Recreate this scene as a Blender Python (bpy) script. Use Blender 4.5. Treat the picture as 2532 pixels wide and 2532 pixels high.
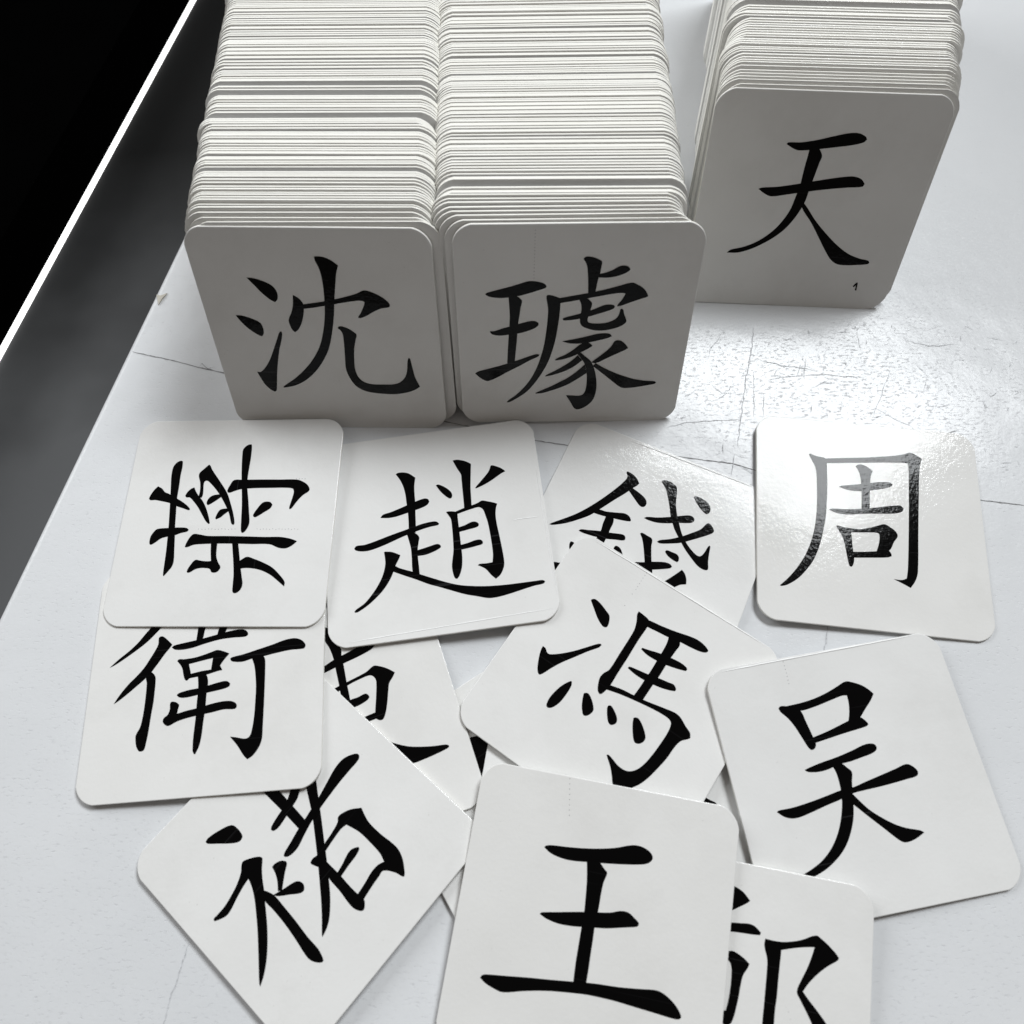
import bpy, math, random
import numpy as np
from mathutils import Matrix, Vector
from mathutils.geometry import tessellate_polygon

for o in list(bpy.data.objects):
    bpy.data.objects.remove(o)

# ------------------------------------------------------------------ camera
W = 0.07                      # width of one card in metres; layout below is in card widths
HR = 0.98457                  # card height / width
T = 0.0115                    # card thickness / width
FOC, PITCH, ROLL, CAMH = 1924.75, 1.18968572, -0.0696979, 3.296555   # pixels of the 2532 px photo, rad, rad, card widths
CEN = 1266.0
cp, sp, cr, sr = math.cos(PITCH), math.sin(PITCH), math.cos(ROLL), math.sin(ROLL)
FWD = np.array([0, cp, -sp]); _up = np.array([0, sp, cp]); _rt = np.array([1.0, 0, 0])
RT = _rt * cr + _up * sr
UP = _up * cr - _rt * sr
EYE = np.array([0, 0, CAMH])

scene = bpy.context.scene
COL = scene.collection
cam_d = bpy.data.cameras.new('camera')
cam = bpy.data.objects.new('camera', cam_d); COL.objects.link(cam)
cam_d.sensor_fit = 'HORIZONTAL'; cam_d.sensor_width = 36
cam_d.lens = FOC / 2532 * 36
cam_d.clip_start = 0.01; cam_d.clip_end = 50
cam.matrix_world = Matrix(((RT[0], UP[0], -FWD[0], EYE[0] * W), (RT[1], UP[1], -FWD[1], EYE[1] * W),
                           (RT[2], UP[2], -FWD[2], EYE[2] * W), (0, 0, 0, 1)))
cam_d.dof.use_dof = True
cam_d.dof.focus_distance = 0.255
cam_d.dof.aperture_fstop = 16
scene.camera = cam

# ------------------------------------------------------------------ light: one tall window behind the rows, dim room
wd = bpy.data.worlds.new('World'); scene.world = wd; wd.use_nodes = True
bg = wd.node_tree.nodes['Background']
bg.inputs[0].default_value = (1.0, 0.90, 0.81, 1); bg.inputs[1].default_value = 0.12
def window(name, az, dist, w, z0, z1, radiance, col):
    """a vertical window pane standing dist metres away in direction az (from +y towards +x)"""
    l = bpy.data.lights.new(name, 'AREA'); l.shape = 'RECTANGLE'; l.size = w; l.size_y = z1 - z0
    l.color = col; l.energy = radiance * math.pi * w * (z1 - z0)
    o = bpy.data.objects.new(name, l); COL.objects.link(o)
    az = math.radians(az)
    o.location = (math.sin(az) * dist, math.cos(az) * dist + 0.1, (z0 + z1) / 2)
    o.rotation_euler = Vector((math.sin(az), math.cos(az), 0)).to_track_quat('Z', 'Y').to_euler()
window('window_light', 41, 1.0, 0.68, 1.02, 1.70, 25.5, (0.945, 0.98, 1.0))
window('side_window_light', -50, 1.2, 0.9, 0.35, 1.15, 4.8, (0.96, 0.985, 1.0))

scene.render.engine = 'CYCLES'
scene.render.resolution_x = scene.render.resolution_y = 1024
scene.view_settings.view_transform = 'Standard'
scene.view_settings.look = 'None'
scene.view_settings.exposure = 0
scene.view_settings.gamma = 1
scene.view_settings.use_curve_mapping = False

# ------------------------------------------------------------------ materials
def nodes(name):
    m = bpy.data.materials.new(name); m.use_nodes = True
    nt = m.node_tree
    return m, nt, nt.nodes['Principled BSDF'], nt.links

def noise(nt, vec, scale, detail=2.0, rough=0.5):
    n = nt.nodes.new('ShaderNodeTexNoise'); n.inputs['Scale'].default_value = scale
    n.inputs['Detail'].default_value = detail; n.inputs['Roughness'].default_value = rough
    if vec is not None: nt.links.new(vec, n.inputs['Vector'])
    return n

def ramp(nt, src, stops):
    r = nt.nodes.new('ShaderNodeValToRGB')
    el = r.color_ramp.elements
    while len(el) < len(stops): el.new(0.5)
    for e, (p, c) in zip(el, stops):
        e.position = p; e.color = (*c, 1) if len(c) == 3 else c
    nt.links.new(src, r.inputs[0])
    return r

def bump(nt, src, dist, strength=1.0, prev=None):
    b = nt.nodes.new('ShaderNodeBump'); b.inputs['Distance'].default_value = dist; b.inputs['Strength'].default_value = strength
    nt.links.new(src, b.inputs['Height'])
    if prev is not None: nt.links.new(prev.outputs[0], b.inputs['Normal'])
    return b

def coords(nt, rnd=True):
    tc = nt.nodes.new('ShaderNodeTexCoord')
    if not rnd: return tc.outputs['Object']
    oi = nt.nodes.new('ShaderNodeObjectInfo')
    mul = nt.nodes.new('ShaderNodeMath'); mul.operation = 'MULTIPLY'; mul.inputs[1].default_value = 7.3
    nt.links.new(oi.outputs['Random'], mul.inputs[0])
    ad = nt.nodes.new('ShaderNodeVectorMath'); ad.operation = 'ADD'
    nt.links.new(tc.outputs['Object'], ad.inputs[0]); nt.links.new(mul.outputs[0], ad.inputs[1])
    return ad.outputs[0]

def gloss_relief(nt, vec):
    """film over the print: fine orange peel and a slow waviness"""
    b1 = bump(nt, noise(nt, vec, 16, 2).outputs['Fac'], 0.0005)
    b2 = bump(nt, noise(nt, vec, 900, 2, 0.6).outputs['Fac'], 0.00003, 1.0, b1)
    return bump(nt, noise(nt, vec, 260, 3, 0.6).outputs['Fac'], 0.00004, 1.0, b2)

def make_card_face():
    m, nt, p, L = nodes('card_face_paper')
    v = coords(nt)
    c = ramp(nt, noise(nt, v, 45, 4).outputs['Fac'], [(0.3, (0.822, 0.818, 0.806)), (0.7, (0.86, 0.857, 0.847))])
    sp_ = ramp(nt, noise(nt, v, 1500, 1).outputs['Fac'], [(0.73, (0, 0, 0)), (0.79, (1, 1, 1))])
    big = ramp(nt, noise(nt, v, 130, 1).outputs['Fac'], [(0.55, (0, 0, 0)), (0.7, (0.35, 0.35, 0.35))])
    mu = nt.nodes.new('ShaderNodeMath'); mu.operation = 'MULTIPLY'
    L.new(sp_.outputs[0], mu.inputs[0]); L.new(big.outputs[0], mu.inputs[1])
    mx = nt.nodes.new('ShaderNodeMixRGB'); mx.inputs[2].default_value = (0.4, 0.39, 0.37, 1)
    L.new(mu.outputs[0], mx.inputs[0]); L.new(c.outputs[0], mx.inputs[1])
    oi = nt.nodes.new('ShaderNodeObjectInfo')
    tint = ramp(nt, oi.outputs['Random'], [(0.0, (0.97, 0.968, 0.962)), (0.5, (1, 1, 0.998)), (1.0, (0.98, 0.984, 0.988))])
    m2 = nt.nodes.new('ShaderNodeMixRGB'); m2.blend_type = 'MULTIPLY'; m2.inputs[0].default_value = 1
    L.new(mx.outputs[0], m2.inputs[1]); L.new(tint.outputs[0], m2.inputs[2])
    smu = ramp(nt, noise(nt, v, 28, 5, 0.7).outputs['Fac'], [(0.50, (1, 1, 1)), (0.72, (0.945, 0.943, 0.94))])
    m3 = nt.nodes.new('ShaderNodeMixRGB'); m3.blend_type = 'MULTIPLY'; m3.inputs[0].default_value = 1
    L.new(m2.outputs[0], m3.inputs[1]); L.new(smu.outputs[0], m3.inputs[2])
    L.new(m3.outputs[0], p.inputs['Base Color'])
    rg = nt.nodes.new('ShaderNodeMapRange'); rg.inputs['To Min'].default_value = 0.05; rg.inputs['To Max'].default_value = 0.13
    L.new(noise(nt, v, 60, 4).outputs['Fac'], rg.inputs['Value']); L.new(rg.outputs[0], p.inputs['Roughness'])
    p.inputs['IOR'].default_value = 1.28
    L.new(gloss_relief(nt, v).outputs[0], p.inputs['Normal'])
    return m

def make_card_edge():
    m, nt, p, L = nodes('card_edge_board')
    v = coords(nt)
    c = ramp(nt, noise(nt, v, 90, 3).outputs['Fac'], [(0.3, (0.875, 0.86, 0.80)), (0.7, (0.94, 0.928, 0.88))])
    L.new(c.outputs[0], p.inputs['Base Color'])
    p.inputs['Roughness'].default_value = 0.75
    p.inputs['Specular IOR Level'].default_value = 0.2
    return m

def make_ink():
    m, nt, p, L = nodes('black_print')
    v = coords(nt)
    mp = nt.nodes.new('ShaderNodeMapping'); mp.inputs['Scale'].default_value = (6, 1200, 1)
    L.new(v, mp.inputs[0])
    p.inputs['Specular IOR Level'].default_value = 0.42
    c = ramp(nt, noise(nt, mp.outputs[0], 1.0, 2).outputs['Fac'], [(0.66, (0.0015, 0.0015, 0.0017)), (0.78, (0.03, 0.03, 0.032))])
    L.new(c.outputs[0], p.inputs['Base Color'])
    p.inputs['Roughness'].default_value = 0.08
    p.inputs['IOR'].default_value = 1.28
    L.new(gloss_relief(nt, v).outputs[0], p.inputs['Normal'])
    return m

def make_table():
    m, nt, p, L = nodes('worn_white_lacquer')
    v = coords(nt, False)
    c = ramp(nt, noise(nt, v, 9, 4).outputs['Fac'], [(0.3, (0.715, 0.73, 0.75)), (0.7, (0.785, 0.797, 0.815))])
    # worn specks and hairline scratches
    mp = nt.nodes.new('ShaderNodeMapping'); mp.inputs['Scale'].default_value = (560, 1300, 1); mp.inputs['Rotation'].default_value = (0, 0, 0.25)
    L.new(v, mp.inputs[0])
    n1 = noise(nt, mp.outputs[0], 1.0, 4, 0.65)
    s1 = ramp(nt, n1.outputs['Fac'], [(0.56, (0, 0, 0)), (0.68, (1, 1, 1))])
    n2 = noise(nt, v, 120, 3)
    s2 = ramp(nt, n2.outputs['Fac'], [(0.30, (0, 0, 0)), (0.52, (1, 1, 1))])
    mu = nt.nodes.new('ShaderNodeMath'); mu.operation = 'MULTIPLY'
    L.new(s1.outputs[0], mu.inputs[0]); L.new(s2.outputs[0], mu.inputs[1])
    mx = nt.nodes.new('ShaderNodeMixRGB'); mx.inputs[2].default_value = (0.66, 0.67, 0.69, 1)
    L.new(mu.outputs[0], mx.inputs[0]); L.new(c.outputs[0], mx.inputs[1])
    L.new(mx.outputs[0], p.inputs['Base Color'])
    p.inputs['IOR'].default_value = 1.36
    rr = nt.nodes.new('ShaderNodeMapRange'); rr.inputs['To Min'].default_value = 0.2; rr.inputs['To Max'].default_value = 0.6
    L.new(mu.outputs[0], rr.inputs['Value']); L.new(rr.outputs[0], p.inputs['Roughness'])
    b1 = bump(nt, noise(nt, v, 25, 3).outputs['Fac'], 0.0006)
    b2 = bump(nt, mu.outputs[0], -0.00003, 1.0, b1)
    L.new(bump(nt, noise(nt, v, 700, 3).outputs['Fac'], 0.00003, 1.0, b2).outputs[0], p.inputs['Normal'])
    return m

def make_plain(name, col, rough, spec=0.5, scale=40, var=0.15):
    m, nt, p, L = nodes(name)
    v = coords(nt, False)
    lo = tuple(x * (1 - var) for x in col); hi = tuple(x * (1 + var) for x in col)
    L.new(ramp(nt, noise(nt, v, scale, 4).outputs['Fac'], [(0.3, lo), (0.7, hi)]).outputs[0], p.inputs['Base Color'])
    p.inputs['Roughness'].default_value = rough; p.inputs['Specular IOR Level'].default_value = spec
    return m

def make_daylight():
    m = bpy.data.materials.new('daylight'); m.use_nodes = True
    nt = m.node_tree; nt.nodes.clear()
    e = nt.nodes.new('ShaderNodeEmission'); e.inputs[0].default_value = (1, 1, 0.99, 1); e.inputs[1].default_value = 2.2
    o = nt.nodes.new('ShaderNodeOutputMaterial'); nt.links.new(e.outputs[0], o.inputs[0])
    return m

M_FACE, M_EDGE, M_INK, M_TABLE = make_card_face(), make_card_edge(), make_ink(), make_table()
M_DOT = make_plain('grey_dot_print', (0.30, 0.30, 0.31), 0.4)
M_CRACK = make_plain('dirt_in_crack', (0.30, 0.30, 0.31), 0.8, 0.1, 900, 0.4)
M_SCUFF = make_plain('faint_scuff', (0.56, 0.57, 0.59), 0.6, 0.2, 900, 0.3)
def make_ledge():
    m, nt, p, L = nodes('dark_stone_painted_falloff')
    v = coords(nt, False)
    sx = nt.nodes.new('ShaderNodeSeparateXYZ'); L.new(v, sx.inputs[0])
    mr = nt.nodes.new('ShaderNodeMapRange'); mr.inputs['From Min'].default_value = 0.29; mr.inputs['From Max'].default_value = 0.13  # lighter toward the near end: light falloff painted into the stone colour
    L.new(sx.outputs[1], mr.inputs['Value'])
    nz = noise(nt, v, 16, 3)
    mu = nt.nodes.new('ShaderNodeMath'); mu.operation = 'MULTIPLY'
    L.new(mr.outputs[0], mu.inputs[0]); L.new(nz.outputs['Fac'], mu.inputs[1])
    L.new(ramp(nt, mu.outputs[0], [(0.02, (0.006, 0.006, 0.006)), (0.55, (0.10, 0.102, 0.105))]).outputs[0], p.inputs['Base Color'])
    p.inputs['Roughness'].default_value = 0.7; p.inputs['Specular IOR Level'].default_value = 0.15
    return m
M_BLACK = make_plain('black_panel', (0.0008, 0.0008, 0.0008), 0.9, 0.0)
M_DAY = make_daylight()
M_WORN_GLINT = make_plain('white_core_and_glint', (0.95, 0.95, 0.945), 0.6, 0.4, 500, 0.03)  # bare board on worn edges; on film creases a glint painted white
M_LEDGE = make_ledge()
M_CHIP = make_plain('cream_paper_chip', (0.62, 0.59, 0.52), 0.8, 0.2, 600)

# ------------------------------------------------------------------ helpers
def link(name, me, mats, parent=None, mw=None):
    o = bpy.data.objects.new(name, me); COL.objects.link(o)
    for m in mats:
        if m.name not in [x.name for x in me.materials if x]: me.materials.append(m)
    if parent is not None: o.parent = parent
    if mw is not None: o.matrix_world = mw
    return o

def mesh(name, verts, faces, midx=None, smooth=False):
    me = bpy.data.meshes.new(name)
    me.from_pydata([tuple(float(c) for c in v) for v in verts], [], faces)
    if midx: me.polygons.foreach_set('material_index', midx)
    if smooth: me.polygons.foreach_set('use_smooth', [True] * len(me.polygons))
    me.validate(); me.update()
    return me

def tag(o, label, cat, group=None):
    o['label'] = label; o['category'] = cat
    if group: o['group'] = group

def ray(px, py):
    return FWD + (px - CEN) / FOC * RT - (py - CEN) / FOC * UP

def on_plane(px, py, p0, n):
    d = ray(px, py)
    return EYE + d * (np.dot(p0 - EYE, n) / np.dot(d, n))

Z3 = np.array([0, 0, 1.0])
def on_table(px, py, z=0.0):
    return on_plane(px, py, np.array([0, 0, z]), Z3)

def rounded(w, h, r, seg, inset=0.0, straight=0):
    pts = []
    hb = math.radians(45 - 11)                            # corners are die-cut a little flatter than a true quarter round
    R = r / math.sqrt(2) / math.sin(hb); D = R * math.cos(hb) / math.sqrt(2)
    for sx, sy, a0 in ((1, 1, 45), (-1, 1, 135), (-1, -1, 225), (1, -1, 315)):
        cx, cy = sx * (w/2 - r/2 - D), sy * (h/2 - r/2 - D)
        for i in range(seg + 1):
            a = math.radians(a0) + hb * (2 * i / seg - 1)
            pts.append((cx + (R - inset) * math.cos(a), cy + (R - inset) * math.sin(a)))
    if straight:                                       # extra points along the straight sides so the board can bend
        q = []
        for i, p in enumerate(pts):
            q.append(p)
            if i % (seg + 1) == seg:
                nx = pts[(i + 1) % len(pts)]
                q += [(p[0] + (nx[0] - p[0]) * k / (straight + 1), p[1] + (nx[1] - p[1]) * k / (straight + 1)) for k in range(1, straight + 1)]
        pts = q
    return pts

def bow(x, y, b):
    """small permanent bend of a board: b = (amount, axis angle); zero at mid height of the bend"""
    if not b: return 0.0
    t = x * math.cos(b[1]) + y * math.sin(b[1])
    return b[0] * (4 * t * t - 0.33)

def card_mesh(name, seg, w=1.0, h=HR, t=T, r=0.076, e=0.003, bend=None):
    """rounded board, soft upper rim; local z 0 = underside, t = printed face"""
    V, F, MI, SM = [], [], [], []
    st = 9 if bend else 0
    n = 4 * (seg + 1 + st)
    out0 = rounded(w, h, r, seg, 0, st); top = rounded(w, h, r, seg, e, st)
    def strips(rings, mats, smooth):
        k0 = len(V)
        for pts, z in rings: V.extend((x * W, y * W, (z + bow(x, y, bend)) * W) for x, y in pts)
        for k in range(len(rings) - 1):
            for i in range(n):
                j = (i + 1) % n
                F.append((k0+k*n+i, k0+k*n+j, k0+(k+1)*n+j, k0+(k+1)*n+i)); MI.append(mats[k]); SM.append(smooth)
        return k0, k0 + (len(rings) - 1) * n
    lo, hi = strips([(out0, 0.0), (out0, t - e), (rounded(w, h, r, seg, e * 0.3, st), t - e * 0.3), (top, t)], [1, 0, 0], False)
    F.append(tuple(reversed(range(lo, lo + n)))); MI.append(0); SM.append(False)
    if bend:
        _, hi = strips([([(x * f, y * f) for x, y in top], t) for f in (1, .92, .84, .75, .66, .57, .48, .39, .3, .21, .12, .04)], [0] * 11, True)
    F.append(tuple(range(hi, hi + n))); MI.append(0); SM.append(bool(bend))
    me = mesh(name, V, F, MI)
    me.polygons.foreach_set('use_smooth', SM)
    return me

def frame(c, r, u, n):
    """4x4 from card-width units to metres"""
    return Matrix(((r[0], u[0], n[0], c[0]*W), (r[1], u[1], n[1], c[1]*W), (r[2], u[2], n[2], c[2]*W), (0, 0, 0, 1)))

def smooth_outline(pts, sub=4):
    """closed Catmull-Rom through the traced points, sharp where the outline turns hard"""
    P = [np.array(p, float) for p in pts]; n = len(P); out = []
    def corner(i):
        a, b = P[i] - P[i-1], P[(i+1) % n] - P[i]
        c = np.dot(a, b) / (np.linalg.norm(a) * np.linalg.norm(b) + 1e-9)
        return c < 0.45
    cor = [corner(i) for i in range(n)]
    for i in range(n):
        p1, p2 = P[i], P[(i+1) % n]
        L = np.linalg.norm(p2 - p1)
        def tang(k, a, b):
            d = b - a; return d / (np.linalg.norm(d) + 1e-9) * L
        m1 = (p2 - p1) if cor[i] else tang(i, P[i-1], p2)
        m2 = (p2 - p1) if cor[(i+1) % n] else tang(i, p1, P[(i+2) % n])
        for s in range(sub):
            t = s / sub
            out.append((2*t**3-3*t**2+1)*p1 + (t**3-2*t**2+t)*m1 + (-2*t**3+3*t**2)*p2 + (t**3-t**2)*m2)
    return out

def print_mesh(name, blocks, c, r, u, n, bend=None, lift=0.0006):
    """flat ink film on a card face; c is the centre of the face"""
    V, F = [], []
    k = 0
    for x0, y0, sc, strokes in blocks:
        for s in strokes:
            pl = []
            for q in smooth_outline(s):
                v = on_plane(x0 + q[0] / sc, y0 + q[1] / sc, c, n) - c
                a, b = float(v @ r), float(v @ u)
                a = max(-0.497, min(0.497, a)); b = max(-HR/2 + 0.003, min(HR/2 - 0.003, b))
                pl.append((a * W, b * W, (T + lift + k * 0.00004 + bow(a, b, bend)) * W))
            area = sum(pl[i-1][0]*pl[i][1] - pl[i][0]*pl[i-1][1] for i in range(len(pl)))
            if area < 0: pl.reverse()
            base = len(V); V += pl
            for tri in tessellate_polygon([[Vector((p[0], p[1], 0)) for p in pl]]):
                A, B, C = (pl[i] for i in tri)
                s2 = (B[0]-A[0])*(C[1]-A[1]) - (B[1]-A[1])*(C[0]-A[0])
                F.append(tuple(base + i for i in (tri if s2 > 0 else tri[::-1])))
            k += 1
    return mesh(name, V, F)

def dots_mesh(name, pts, c, r, u, n, rad, bend=None):
    V, F = [], []
    for px, py in pts:
        v = on_plane(px, py, c, n) - c; a, b = float(v @ r), float(v @ u)
        base = len(V)
        for i in range(6):
            V.append(((a + rad * math.cos(i * math.pi / 3)) * W, (b + rad * math.sin(i * math.pi / 3)) * W, (T + 0.0005 + bow(a, b, bend)) * W))
        F.append(tuple(range(base, base + 6)))
    return mesh(name, V, F)

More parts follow.
